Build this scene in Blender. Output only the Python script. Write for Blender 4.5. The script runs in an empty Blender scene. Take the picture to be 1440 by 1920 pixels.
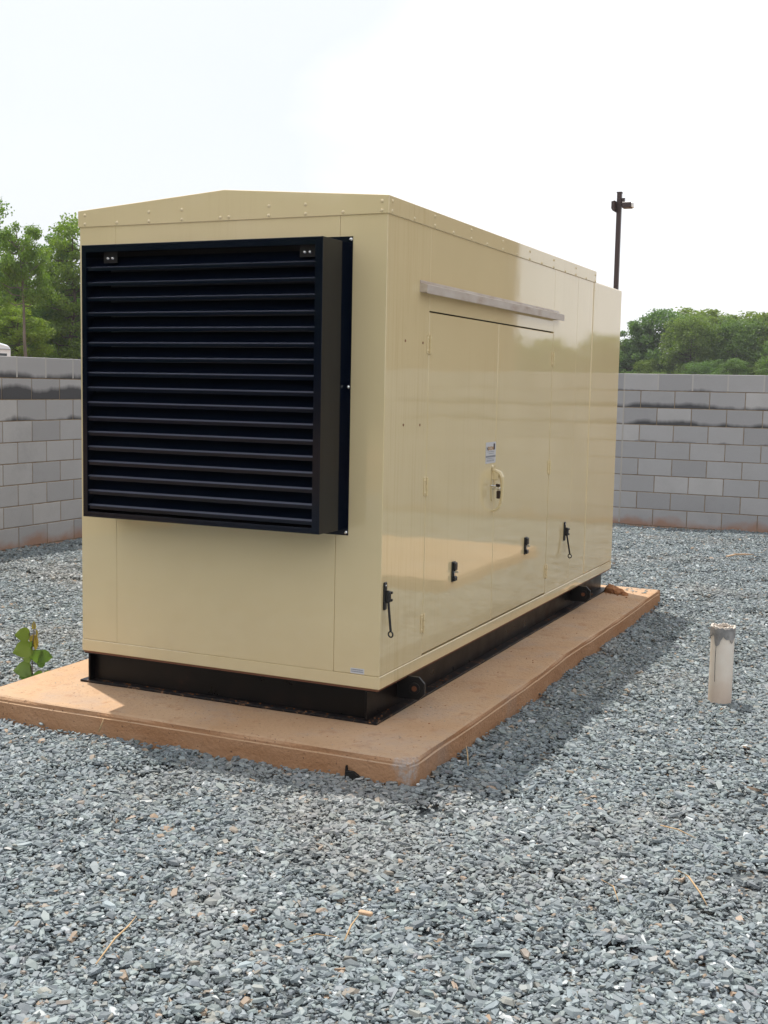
import bpy, bmesh, math, random
import numpy as np
from mathutils import Vector, Matrix
rnd = random.Random(7)
S = bpy.context.scene
COL = S.collection
PI = math.pi

# ------------------------------------------------------------------ camera
cd = bpy.data.cameras.new('camera'); cam = bpy.data.objects.new('camera', cd); COL.objects.link(cam)
cam.location = (2.1771, -4.7355, 1.6153)
cam.rotation_euler = (1.4659, -0.01964, 0.43163)
cd.sensor_fit = 'HORIZONTAL'; cd.sensor_width = 36; cd.lens = 55.9
cd.clip_start = 0.05; cd.clip_end = 3000
S.camera = cam

# ------------------------------------------------------------------ sky, sun, exposure
SUN = Vector((-0.303, 0.180, 1.0)).normalized()
w = bpy.data.worlds.new('World'); S.world = w; w.use_nodes = True
nt = w.node_tree; nt.nodes.clear()
N = nt.nodes.new; L = nt.links.new
out = N('ShaderNodeOutputWorld'); bg = N('ShaderNodeBackground'); sky = N('ShaderNodeTexSky')
sky.sky_type = 'NISHITA'; sky.sun_disc = False
sky.sun_elevation = math.asin(SUN.z)
sky.sun_rotation = math.atan2(SUN.x, SUN.y)
sky.dust_density = 4.0; sky.air_density = 1.0
# thin bright haze in front of the blue, a little thinner towards one side
tc = N('ShaderNodeTexCoord'); mp = N('ShaderNodeMapping'); mp.inputs['Scale'].default_value = (1, 1, 2.2)
no = N('ShaderNodeTexNoise'); no.inputs['Scale'].default_value = 1.6; no.inputs['Detail'].default_value = 4
cr = N('ShaderNodeValToRGB'); cr.color_ramp.elements[0].position = .30; cr.color_ramp.elements[1].position = .62
cr.color_ramp.elements[0].color = (.84,)*3 + (1,); cr.color_ramp.elements[1].color = (.95,)*3 + (1,)
mix = N('ShaderNodeMix'); mix.data_type = 'RGBA'
mix.inputs['B'].default_value = (7.6, 7.7, 7.95, 1)
L(tc.outputs['Generated'], mp.inputs['Vector']); L(mp.outputs[0], no.inputs['Vector'])
L(no.outputs['Fac'], cr.inputs['Fac'])
dn = N('ShaderNodeVectorMath'); dn.operation = 'NORMALIZE'; L(tc.outputs['Generated'], dn.inputs[0])
dt = N('ShaderNodeVectorMath'); dt.operation = 'DOT_PRODUCT'; dt.inputs[1].default_value = Vector((-.72, .60, .34)).normalized()
L(dn.outputs[0], dt.inputs[0])
n2 = N('ShaderNodeTexNoise'); n2.inputs['Scale'].default_value = 3.2; n2.inputs['Detail'].default_value = 5; L(mp.outputs[0], n2.inputs['Vector'])
ad = N('ShaderNodeMath'); ad.operation = 'MULTIPLY_ADD'; L(n2.outputs['Fac'], ad.inputs[0]); ad.inputs[1].default_value = .16; L(dt.outputs['Value'], ad.inputs[2])
c2 = N('ShaderNodeValToRGB'); c2.color_ramp.elements[0].position = .96; c2.color_ramp.elements[1].position = 1.16
c2.color_ramp.elements[0].color = (0, 0, 0, 1); c2.color_ramp.elements[1].color = (.27,)*3 + (1,)
L(ad.outputs[0], c2.inputs['Fac'])
sb = N('ShaderNodeMath'); sb.operation = 'SUBTRACT'; L(cr.outputs['Color'], sb.inputs[0]); L(c2.outputs['Color'], sb.inputs[1])
L(sb.outputs[0], mix.inputs['Factor'])
L(sky.outputs[0], mix.inputs['A']); L(mix.outputs['Result'], bg.inputs['Color'])
bg.inputs['Strength'].default_value = 0.12
L(bg.outputs[0], out.inputs['Surface'])

ld = bpy.data.lights.new('sun', 'SUN'); ld.energy = 3.4; ld.angle = math.radians(0.8); ld.color = (1, .95, .87)
sun = bpy.data.objects.new('sun', ld); COL.objects.link(sun)
sun.rotation_euler = SUN.to_track_quat('Z', 'Y').to_euler()
sun.location = (0, 0, 30)
S.view_settings.view_transform = 'Standard'; S.view_settings.look = 'None'
S.view_settings.gamma = 1; S.view_settings.use_curve_mapping = False
S.view_settings.exposure = 0.36
S.cycles.max_bounces = 8; S.cycles.diffuse_bounces = 4; S.cycles.glossy_bounces = 4
S.cycles.transmission_bounces = 4; S.cycles.transparent_max_bounces = 8

# ------------------------------------------------------------------ materials
class Mat:
    def __init__(s, name, color=(.5, .5, .5), rough=.6, ior=1.5, metal=0, spec=.5):
        s.m = bpy.data.materials.new(name); s.m.use_nodes = True
        s.t = s.m.node_tree; s.b = s.t.nodes['Principled BSDF']
        s.b.inputs['Base Color'].default_value = (*color, 1)
        s.b.inputs['Roughness'].default_value = rough
        s.b.inputs['IOR'].default_value = ior
        s.b.inputs['Metallic'].default_value = metal
        s.b.inputs['Specular IOR Level'].default_value = spec
        s.pos = None
    def n(s, typ, **kw):
        n = s.t.nodes.new('ShaderNode' + typ)
        for k, v in kw.items():
            if k in n.inputs: n.inputs[k].default_value = v
            else: setattr(n, k, v)
        return n
    def l(s, a, b): s.t.links.new(a, b)
    def coord(s, scale=(1, 1, 1), kind='Position'):
        if kind == 'Position': o = s.n('NewGeometry').outputs['Position']
        else: o = s.n('TexCoord').outputs[kind]
        m = s.n('Mapping'); m.inputs['Scale'].default_value = scale
        s.l(o, m.inputs['Vector']); return m.outputs[0]
    def noise(s, scale, detail=4, sc=(1, 1, 1), kind='Position', rough=.55, dist=0):
        n = s.n('TexNoise'); n.inputs['Scale'].default_value = scale; n.inputs['Detail'].default_value = detail
        n.inputs['Roughness'].default_value = rough; n.inputs['Distortion'].default_value = dist
        s.l(s.coord(sc, kind), n.inputs['Vector']); return n.outputs['Fac']
    def ramp(s, fac, stops):
        r = s.n('ValToRGB'); e = r.color_ramp.elements
        while len(e) < len(stops): e.new(.5)
        for i, (p, c) in enumerate(stops):
            e[i].position = p; e[i].color = (*c, 1) if len(c) == 3 else c
        s.l(fac, r.inputs['Fac']); return r.outputs['Color']
    def mix(s, fac, a, b, mode='MIX'):
        m = s.n('Mix', data_type='RGBA', blend_type=mode)
        for k, v in (('Factor', fac), ('A', a), ('B', b)):
            if isinstance(v, (int, float)): m.inputs[k].default_value = v
            elif isinstance(v, tuple): m.inputs[k].default_value = (*v, 1)
            else: s.l(v, m.inputs[k])
        return m.outputs['Result']
    def math(s, op, a, b=0., c=0., clamp=False):
        m = s.n('Math', operation=op, use_clamp=clamp)
        for i, v in enumerate((a, b, c)):
            if isinstance(v, (int, float)): m.inputs[i].default_value = v
            else: s.l(v, m.inputs[i])
        return m.outputs[0]
    def color(s, c): s.l(c, s.b.inputs['Base Color']); return s
    def bump(s, h, strength=.3, dist=.01):
        b = s.n('Bump'); b.inputs['Strength'].default_value = strength; b.inputs['Distance'].default_value = dist
        s.l(h, b.inputs['Height']); s.l(b.outputs[0], s.b.inputs['Normal']); return s

def tan_paint():
    m = Mat('tan_paint', rough=.07, ior=1.74)
    base = m.ramp(m.noise(1.3, 3), [(.3, (.75, .62, .365)), (.7, (.79, .66, .395))])
    streak = m.noise(1.0, 5, sc=(60, 60, 1.5), rough=.6)
    fac = m.ramp(streak, [(.50, (0, 0, 0)), (.70, (.42, .42, .42))])
    patch = m.ramp(m.noise(1.1, 3, sc=(1, 1, .5)), [(.50, (.06,)*3), (.66, (1,)*3)])
    pz = m.n('SeparateXYZ'); m.l(m.n('NewGeometry').outputs['Position'], pz.inputs[0])
    near = m.math('MULTIPLY', m.math('GREATER_THAN', pz.outputs[0], -.004), m.math('SUBTRACT', 1.0, m.math('MULTIPLY', m.math('ABSOLUTE', m.math('SUBTRACT', pz.outputs[1], .22)), 2.6), clamp=True))
    fac = m.math('MULTIPLY', fac, m.math('ADD', m.math('MULTIPLY', patch, .45), near), clamp=True)
    base = m.mix(fac, base, (.56, .40, .17))
    dust = m.noise(5, 6)
    z = m.n('SeparateXYZ'); m.l(m.n('NewGeometry').outputs['Position'], z.inputs[0])
    low = m.math('MULTIPLY', m.math('SUBTRACT', 1.0, m.math('MULTIPLY', m.math('SUBTRACT', z.outputs[2], .25), 1.4), clamp=True), m.math('MULTIPLY', dust, .5), clamp=True)
    base = m.mix(low, base, (.53, .38, .22))
    m.color(base)
    r = m.math('ADD', m.math('MULTIPLY', m.noise(9, 5), .05), .02)
    m.l(r, m.b.inputs['Roughness'])
    m.bump(m.noise(2.2, 2, sc=(1, 1, 2)), .08, .010)
    return m.m
TAN = tan_paint()
def black_gloss():
    m = Mat('black_gloss_paint', (.006, .006, .008), .09, 1.5)
    m.l(m.math('ADD', m.math('MULTIPLY', m.noise(14, 5), .12), .04), m.b.inputs['Roughness'])
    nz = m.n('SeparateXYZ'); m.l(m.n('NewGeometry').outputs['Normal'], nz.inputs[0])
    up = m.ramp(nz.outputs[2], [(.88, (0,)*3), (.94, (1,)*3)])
    m.color(m.mix(m.math('MULTIPLY', up, .8), (.0025, .005, .013), (.20, .21, .27)))  # dust on up-facing lips, tinted bluish to paint in the flash light too
    m.b.inputs['Specular IOR Level'].default_value = .33
    m.bump(m.noise(60, 3), .05, .002)
    return m.m
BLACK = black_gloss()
BLKMATTE = Mat('black_plastic', (.012, .012, .013), .35).m
def rail_black():
    m = Mat('black_steel', rough=.28)
    n = m.noise(7, 7)
    c = m.ramp(n, [(.5, (.004, .0035, .004)), (.70, (.010, .006, .005)), (.84, (.04, .018, .010))])
    m.color(c); m.l(m.math('ADD', m.math('MULTIPLY', n, .5), .1), m.b.inputs['Roughness']); m.b.inputs['Specular IOR Level'].default_value = .25
    return m.m
RAILM = rail_black()
def flange_dusty():
    m = Mat('dusty_black_steel', rough=.4)
    n = m.noise(30, 8, rough=.72); m.b.inputs['Specular IOR Level'].default_value = .3
    c = m.ramp(n, [(.5, (.006, .006, .008)), (.58, (.03, .02, .015)), (.66, (.30, .16, .09))])
    m.color(c); return m.m
FLANGE = flange_dusty()
RUSTEDGE = Mat('rusty_primer_edge', (.16, .06, .03), .6).m
def steel(name, c, r, metal=1.0):
    m = Mat(name, c, r, metal=metal)
    m.color(m.ramp(m.noise(30, 4, sc=(1, .2, 1)), [(.3, tuple(x*.8 for x in c)), (.7, c)])); return m.m
def drip():
    m = Mat('weathered_aluminium', rough=.36, metal=.25)
    m.color(m.ramp(m.noise(9, 6, sc=(1, .6, 2)), [(.3, (.44, .33, .26)), (.5, (.58, .51, .45)), (.75, (.66, .61, .56))]))
    return m.m
DRIP = drip()
CHROME = steel('bright_steel', (.75, .75, .74), .18)
RUST = Mat('rust', (.22, .09, .04), .8).m
DARK = Mat('dark_void', (.01, .009, .008), .9).m
WHITE = Mat('white_label', (.62, .62, .64), .4).m
INK = Mat('dark_ink', (.035, .03, .04), .5).m
GREYINK = Mat('grey_ink', (.25, .26, .29), .5).m
ORANGEINK = Mat('amber_ink', (.42, .22, .05), .5).m

def slab_mat(name='clay_stained_concrete'):
    m = Mat(name, rough=.85, spec=.3)
    n1 = m.noise(2.3, 6); n2 = m.noise(60, 5); n3 = m.noise(9, 6, rough=.7)
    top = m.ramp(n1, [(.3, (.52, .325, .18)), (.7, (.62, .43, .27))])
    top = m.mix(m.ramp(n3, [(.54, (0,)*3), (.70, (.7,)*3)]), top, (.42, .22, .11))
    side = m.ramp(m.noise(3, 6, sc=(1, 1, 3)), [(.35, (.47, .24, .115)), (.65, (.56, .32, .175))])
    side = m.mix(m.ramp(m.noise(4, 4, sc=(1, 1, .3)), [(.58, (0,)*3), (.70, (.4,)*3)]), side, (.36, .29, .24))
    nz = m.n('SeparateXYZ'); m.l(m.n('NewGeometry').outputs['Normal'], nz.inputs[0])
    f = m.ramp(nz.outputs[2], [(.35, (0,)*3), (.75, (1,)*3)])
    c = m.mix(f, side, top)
    c = m.mix(m.math('MULTIPLY', n2, .35), c, m.mix(1.0, c, (.62, .6, .58), 'MULTIPLY'))
    gm = m.ramp(m.noise(3.1, 7, rough=.72), [(.50, (0,)*3), (.68, (.55,)*3)]); c = m.mix(m.math('MULTIPLY', gm, f), c, (.42, .33, .26))
    sp = m.ramp(m.noise(70, 3), [(.66, (0,)*3), (.70, (.85,)*3)])
    c = m.mix(sp, c, (.16, .09, .055))
    # knocked-off corner where bare grey concrete shows
    d = m.n('VectorMath', operation='DISTANCE'); d.inputs[1].default_value = (.335, -.395, .07)
    m.l(m.n('NewGeometry').outputs['Position'], d.inputs[0])
    ch = m.math('SUBTRACT', .085, m.math('ADD', d.outputs['Value'], m.math('MULTIPLY', m.math('SUBTRACT', n3, .5), .16)))
    ch = m.math('MULTIPLY', ch, 30, clamp=True)
    c = m.mix(m.math('MULTIPLY', ch, m.ramp(n2, [(.35, (.2,)*3), (.6, (1,)*3)])), c, (.50, .42, .36))
    c = m.mix(1.0, c, (.90, .90, .93), 'MULTIPLY')
    m.color(c); m.bump(m.math('ADD', n2, m.math('MULTIPLY', n3, 1.4)), .7, .009)
    return m.m
SLAB = slab_mat()

def stone_mat():
    m = Mat('crushed_slate', rough=.55, spec=.5)
    a = m.n('Attribute', attribute_type='GEOMETRY', attribute_name='hue'); 
    oi = m.n('ObjectInfo')
    h = m.math('FRACT', m.math('ADD', a.outputs['Fac'], oi.outputs['Random']))
    c = m.ramp(h, [(0, (.135, .155, .165)), (.2, (.19, .22, .235)), (.42, (.165, .18, .20)), (.55, (.235, .265, .27)),
                   (.72, (.185, .215, .205)), (.86, (.25, .285, .30)), (.94, (.26, .24, .20)), (.962, (.30, .18, .10)),
                   (.974, (.42, .40, .38)), (.987, (.55, .56, .56)), (1, (.18, .17, .19))])
    h2 = m.math('FRACT', m.math('MULTIPLY', h, 37.3))
    v = m.math('ADD', .62, m.math('MULTIPLY', h2, .56))
    c = m.mix(1.0, c, m.n('CombineXYZ').outputs[0], 'MULTIPLY') if False else c
    cx = m.n('CombineXYZ')
    for i in range(3): m.l(v, cx.inputs[i])
    c = m.mix(1.0, c, cx.outputs[0], 'MULTIPLY'); c = m.mix(1.0, c, (.93, .985, 1.005), 'MULTIPLY')
    big = m.noise(.55, 4)
    c = m.mix(m.ramp(big, [(.52, (0,)*3), (.68, (.28,)*3)]), c, (.36, .29, .23))
    c = m.mix(m.math('MULTIPLY', m.noise(120, 3), .25), c, (.36, .40, .42))
    m.color(c); return m.m
STONE = stone_mat()
def gravel_base():
    m = Mat('gravel_bed', rough=.9, spec=.2)
    vo = m.n('TexVoronoi'); vo.inputs['Scale'].default_value = 42; m.l(m.coord(), vo.inputs['Vector'])
    sp = m.n('SeparateColor'); m.l(vo.outputs['Color'], sp.inputs[0])
    c = m.ramp(sp.outputs[0], [(0, (.07, .08, .088)), (.5, (.15, .17, .18)), (.9, (.24, .26, .26)), (1, (.3, .2, .12))])
    m.color(c); m.bump(vo.outputs['Distance'], .6, .02)
    return m.m
GBASE = gravel_base()
def outer_ground():
    m = Mat('clay_and_grass', rough=.95, spec=.1)
    c = m.ramp(m.noise(.08, 6), [(.40, (.36, .19, .10)), (.52, (.26, .17, .09)), (.6, (.10, .13, .045))])
    c = m.mix(m.math('MULTIPLY', m.noise(3, 6), .5), c, (.12, .10, .06)); m.color(c); return m.m
OUTER = outer_ground()

def block_mat(name, rows):
    """grey split concrete block, damp black stains hanging on the lower edge of given courses"""
    m = Mat(name, rough=.9, spec=.2)
    oi = m.n('ObjectInfo')
    base = m.ramp(oi.outputs['Random'], [(0, (.29, .295, .315)), (.4, (.37, .375, .395)), (.7, (.43, .43, .445)), (1, (.52, .515, .52))])
    base = m.mix(m.math('MULTIPLY', m.noise(4, 7, rough=.7), .75), base, (.29, .285, .285))
    dk = m.ramp(m.noise(1.1, 6, rough=.7), [(.56, (0,)*3), (.72, (.45,)*3)]); base = m.mix(dk, base, (.20, .20, .215))
    base = m.mix(m.math('MULTIPLY', m.noise(170, 3), .35), base, (.52, .52, .54))
    z = m.n('SeparateXYZ'); m.l(m.n('NewGeometry').outputs['Position'], z.inputs[0])
    t = m.math('DIVIDE', m.math('SUBTRACT', 1.8283, z.outputs[2]), .2032)   # course number from the top
    row = m.math('FLOOR', t); fr = m.math('FRACT', t)                        # fr: 0 top of course .. 1 bottom
    wob = m.math('MULTIPLY', m.math('SUBTRACT', m.noise(2.3, 4, sc=(1, 1, .5), rough=.55), .5), .95)
    amt = None
    for r, thr in rows:
        on = m.math('COMPARE', row, float(r), .1)
        k = m.math('MULTIPLY', m.math('ADD', m.math('SUBTRACT', fr, thr), wob), 4.2, clamp=True)
        k = m.math('MULTIPLY', k, on)
        amt = k if amt is None else m.math('MAXIMUM', amt, k)
    base = m.mix(m.math('MULTIPLY', amt, .9), base, (.052, .053, .060))
    clay = m.math('MULTIPLY', m.math('SUBTRACT', .13, m.math('ADD', z.outputs[2], m.math('MULTIPLY', m.math('SUBTRACT', m.noise(3.3, 6), .5), .34))), 9, clamp=True)
    base = m.mix(m.math('MULTIPLY', clay, .75), base, (.36, .19, .115))
    base = m.mix(1.0, base, (1.04, 1.02, 1.0), 'MULTIPLY')
    m.color(base); m.bump(m.noise(110, 4), .45, .004)
    return m.m
BLK_BACK = block_mat('concrete_block_face', [(0, .90), (1, .66), (2, .70), (3, .93), (4, 1.05), (5, 1.0)])
BLK_LEFT = block_mat('concrete_block_left', [(0, .72), (1, .32), (2, .88), (3, 1.2)])
def mortar():
    m = Mat('mortar', rough=.95, spec=.1)
    m.color(m.ramp(m.noise(12, 5), [(.35, (.24, .175, .12)), (.65, (.33, .27, .20))])); return m.m
MORTAR = mortar()
MORTARTOP = Mat('pale_mortar', (.46, .44, .42), .95, spec=.1).m
SEALANT = Mat('joint_sealant', (.42, .39, .36), .7).m

def bark(name, c):
    m = Mat(name, rough=.9, spec=.2)
    m.color(m.ramp(m.noise(5, 6, sc=(1, 1, .2)), [(.35, tuple(x*.6 for x in c)), (.7, c)])); return m.m
BARK = bark('grey_bark', (.20, .17, .145)); BARKD = bark('brown_bark', (.11, .085, .065))
def leafmat(name, a, b, c):
    m = bpy.data.materials.new(name); m.use_nodes = True
    M = Mat.__new__(Mat); M.m = m; M.t = m.node_tree; M.b = M.t.nodes['Principled BSDF']
    M.b.inputs['Roughness'].default_value = .55; M.b.inputs['Specular IOR Level'].default_value = .3
    g = M.n('NewGeometry'); oi = M.n('ObjectInfo')
    r = M.math('FRACT', M.math('ADD', M.math('MULTIPLY', g.outputs['Random Per Island'], .55), M.math('MULTIPLY', M.noise(.55, 3), .75)))
    col = M.ramp(r, [(.1, a), (.5, b), (.9, c)])
    tint = M.ramp(oi.outputs['Random'], [(0, (.78, .92, .95)), (.5, (1, 1, 1)), (1, (1.3, 1.12, .75))])
    col = M.mix(1.0, col, tint, 'MULTIPLY')
    M.color(col)
    tr = M.n('BsdfTranslucent'); tcol = M.mix(1.0, col, (1.35, 1.5, .55), 'MULTIPLY'); M.l(tcol, tr.inputs['Color'])
    ms = M.n('MixShader'); ms.inputs[0].default_value = .45
    M.l(M.b.outputs[0], ms.inputs[1]); M.l(tr.outputs[0], ms.inputs[2])
    M.l(ms.outputs[0], M.t.nodes['Material Output'].inputs['Surface'])
    return m
LEAF_A = leafmat('oak_leaves', (.07, .125, .026), (.11, .19, .036), (.17, .26, .05))
LEAF_B = leafmat('far_leaves', (.075, .125, .045), (.11, .175, .055), (.15, .22, .065))
LEAF_W = leafmat('redbud_leaves', (.10, .17, .04), (.13, .21, .05), (.19, .23, .09))
LEAF_R = leafmat('young_redbud_leaves', (.26, .16, .06), (.28, .20, .07), (.24, .24, .07))
STRAW = Mat('dry_straw', (.48, .33, .18), .8).m
def wood():
    m = Mat('bare_wood', rough=.8); m.color(m.ramp(m.noise(30, 4, sc=(1, 6, 1)), [(.3, (.40, .25, .15)), (.7, (.58, .42, .28))])); return m.m
WOOD = wood()
def clod_mat():
    m = Mat('red_clay', rough=.95, spec=.1); m.color(m.ramp(m.noise(30, 5), [(.3, (.24, .10, .045)), (.7, (.44, .22, .11))])); m.bump(m.noise(60, 4), .6, .01); return m.m
CLAY = clod_mat()
def pvc():
    m = Mat('dusty_white_pvc', rough=.45)
    c = m.ramp(m.noise(6, 5), [(.35, (.74, .63, .53)), (.65, (.82, .75, .67))])
    z = m.n('SeparateXYZ'); m.l(m.n('NewGeometry').outputs['Position'], z.inputs[0])
    f = m.math('MULTIPLY', m.math('SUBTRACT', .16, z.outputs[2]), 5, clamp=True)
    m.color(m.mix(m.math('MULTIPLY', f, .6), c, (.50, .32, .22))); return m.m
PVC = pvc()
def tape():
    m = Mat('weathered_duct_tape', rough=.45, metal=.2)
    m.color(m.ramp(m.noise(22, 5), [(.35, (.24, .235, .235)), (.58, (.36, .35, .35)), (.72, (.42, .31, .25))]))
    m.bump(m.noise(70, 4), .5, .005); return m.m
TAPE = tape()

# ------------------------------------------------------------------ mesh helpers
def bm_box(bm, x0, x1, y0, y1, z0, z1, bev=0.0, seg=1):
    g = bmesh.ops.create_cube(bm, size=1)
    vs = g['verts']
    for v in vs:
        v.co = Vector(((x0+x1)/2 + v.co.x*(x1-x0), (y0+y1)/2 + v.co.y*(y1-y0), (z0+z1)/2 + v.co.z*(z1-z0)))
    if bev > 0:
        es = list({e for v in vs for e in v.link_edges})
        bmesh.ops.bevel(bm, geom=es, offset=bev, segments=seg, affect='EDGES', profile=.5)
def bm_prism(bm, pts, axis, a0, a1, bev=0.0):
    """polygon pts (2D) extruded along axis from a0 to a1"""
    def P(p, a):
        if axis == 'z': return (p[0], p[1], a)
        if axis == 'y': return (p[0], a, p[1])
        return (a, p[0], p[1])
    A = [bm.verts.new(P(p, a0)) for p in pts]; B = [bm.verts.new(P(p, a1)) for p in pts]
    fs = [bm.faces.new(A[::-1]), bm.faces.new(B)]
    n = len(pts)
    for i in range(n): fs.append(bm.faces.new((A[i], A[(i+1) % n], B[(i+1) % n], B[i])))
    bmesh.ops.recalc_face_normals(bm, faces=fs)
    if bev > 0:
        bmesh.ops.bevel(bm, geom=list({e for f in fs for e in f.edges}), offset=bev, segments=1, affect='EDGES')
def bm_cyl(bm, p0, p1, r0, r1=None, seg=12, caps=True):
    p0, p1 = Vector(p0), Vector(p1); r1 = r0 if r1 is None else r1
    q = (p1-p0).to_track_quat('Z', 'Y').to_matrix()
    A, B = [], []
    for i in range(seg):
        d = q @ Vector((math.cos(2*PI*i/seg), math.sin(2*PI*i/seg), 0))
        A.append(bm.verts.new(p0+d*r0)); B.append(bm.verts.new(p1+d*r1))
    for i in range(seg): bm.faces.new((A[i], A[(i+1) % seg], B[(i+1) % seg], B[i]))
    if caps: bm.faces.new(A[::-1]); bm.faces.new(B)
def bm_tube(bm, pts, radii, seg=10, caps=True):
    pts = [Vector(p) for p in pts]; rings = []
    if not isinstance(radii, (list, tuple)): radii = [radii]*len(pts)
    for i, p in enumerate(pts):
        d = (pts[min(i+1, len(pts)-1)] - pts[max(i-1, 0)]).normalized()
        q = d.to_track_quat('Z', 'Y').to_matrix()
        rings.append([bm.verts.new(p + q @ Vector((math.cos(2*PI*k/seg), math.sin(2*PI*k/seg), 0))*radii[i]) for k in range(seg)])
    for a, b in zip(rings, rings[1:]):
        # align start
        best = min(range(seg), key=lambda s: (b[s].co-a[0].co).length)
        for k in range(seg): bm.faces.new((a[k], a[(k+1) % seg], b[(k+1+best) % seg], b[(k+best) % seg]))
    if caps: bm.faces.new(rings[0][::-1]); bm.faces.new(rings[-1])
def bm_dome(bm, c, r, axis, h=None):
    """rivet head: low dome standing on a plane, pointing along axis"""
    h = h or r*.6; c = Vector(c); q = Vector(axis).to_track_quat('Z', 'Y').to_matrix(); rings = []
    for t in (0, .5, .85):
        rr = r*math.cos(t*PI/2); zz = h*math.sin(t*PI/2)
        rings.append([bm.verts.new(c + q @ Vector((rr*math.cos(2*PI*k/10), rr*math.sin(2*PI*k/10), zz))) for k in range(10)])
    for a, b in zip(rings, rings[1:]):
        for k in range(10): bm.faces.new((a[k], a[(k+1) % 10], b[(k+1) % 10], b[k]))
    bm.faces.new(rings[-1])
def make(name, bm, mat, parent=None, smooth=False, origin=None):
    """origin: world point that becomes the object's location"""
    me = bpy.data.meshes.new(name)
    bmesh.ops.recalc_face_normals(bm, faces=bm.faces)
    if origin is not None:
        bmesh.ops.translate(bm, verts=bm.verts, vec=-Vector(origin))
    bm.to_mesh(me); bm.free()
    for mm in (mat if isinstance(mat, (list, tuple)) else [mat]): me.materials.append(mm)
    if smooth:
        for p in me.polygons: p.use_smooth = True
    o = bpy.data.objects.new(name, me); COL.objects.link(o)
    if origin is not None: o.location = origin
    if parent is not None: adopt(o, parent)
    return o
WL = {}
def wloc(o):
    p = Vector(o.location)
    while o.parent: o = o.parent; p = p + Vector(o.location)
    return p
def adopt(o, parent):
    """parents keep rotation zero in this scene, so only the offset is taken off"""
    wl = Vector(o.location); o.parent = parent; o.location = wl - wloc(parent)
def empty(name, loc):
    o = bpy.data.objects.new(name, None); o.location = loc; o.empty_display_size = .2; COL.objects.link(o); return o
def tag(o, label=None, cat=None, group=None, kind=None):
    if label: o['label'] = label
    if cat: o['category'] = cat
    if group: o['group'] = group
    if kind: o['kind'] = kind
    return o
def box(name, b, mat, parent=None, bev=0.0, seg=1, origin=None):
    bm = bmesh.new(); bm_box(bm, *b, bev=bev, seg=seg); return make(name, bm, mat, parent, origin=origin)
def dup(o, loc, parent=None):
    c = o.copy(); COL.objects.link(c); c.parent = parent
    c.location = Vector(loc) - (wloc(parent) if parent else Vector())
    return c
def text_mesh(body, size, mat, name, loc, rot, parent, bold=.0, sx=1.0):
    cu = bpy.data.curves.new(name, 'FONT'); cu.body = body; cu.size = size; cu.offset = bold; cu.extrude = .0002
    cu.align_x = 'LEFT'
    to = bpy.data.objects.new(name, cu); COL.objects.link(to)
    dg = bpy.context.evaluated_depsgraph_get()
    me = bpy.data.meshes.new_from_object(to.evaluated_get(dg)); bpy.data.objects.remove(to)
    me.transform(Matrix.Diagonal((sx, 1, 1, 1))); me.transform(rot)
    me.materials.clear(); me.materials.append(mat)
    o = bpy.data.objects.new(name, me); COL.objects.link(o); o.location = loc; adopt(o, parent); return o

# ------------------------------------------------------------------ ground
YL, YR, YB = -5.7469, 9.0, 9.6557         # inner faces of left / right wall, front face of back wall
WT = 1.8283                               # wall top
bm = bmesh.new()
R = 1500
bm_v = [bm.verts.new(p) for p in ((-R, -R, -.06), (R, -R, -.06), (R, R, -.06), (-R, R, -.06))]
bm.faces.new(bm_v)
tag(make('ground', bm, OUTER), kind='structure')
bm = bmesh.new()
bmv = [bm.verts.new(p) for p in ((YL, -14, -.03), (YR, -14, -.03), (YR, YB, -.03), (YL, YB, -.03))]
bm.faces.new(bmv)
tag(make('yard_ground', bm, GBASE), kind='structure')

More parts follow.
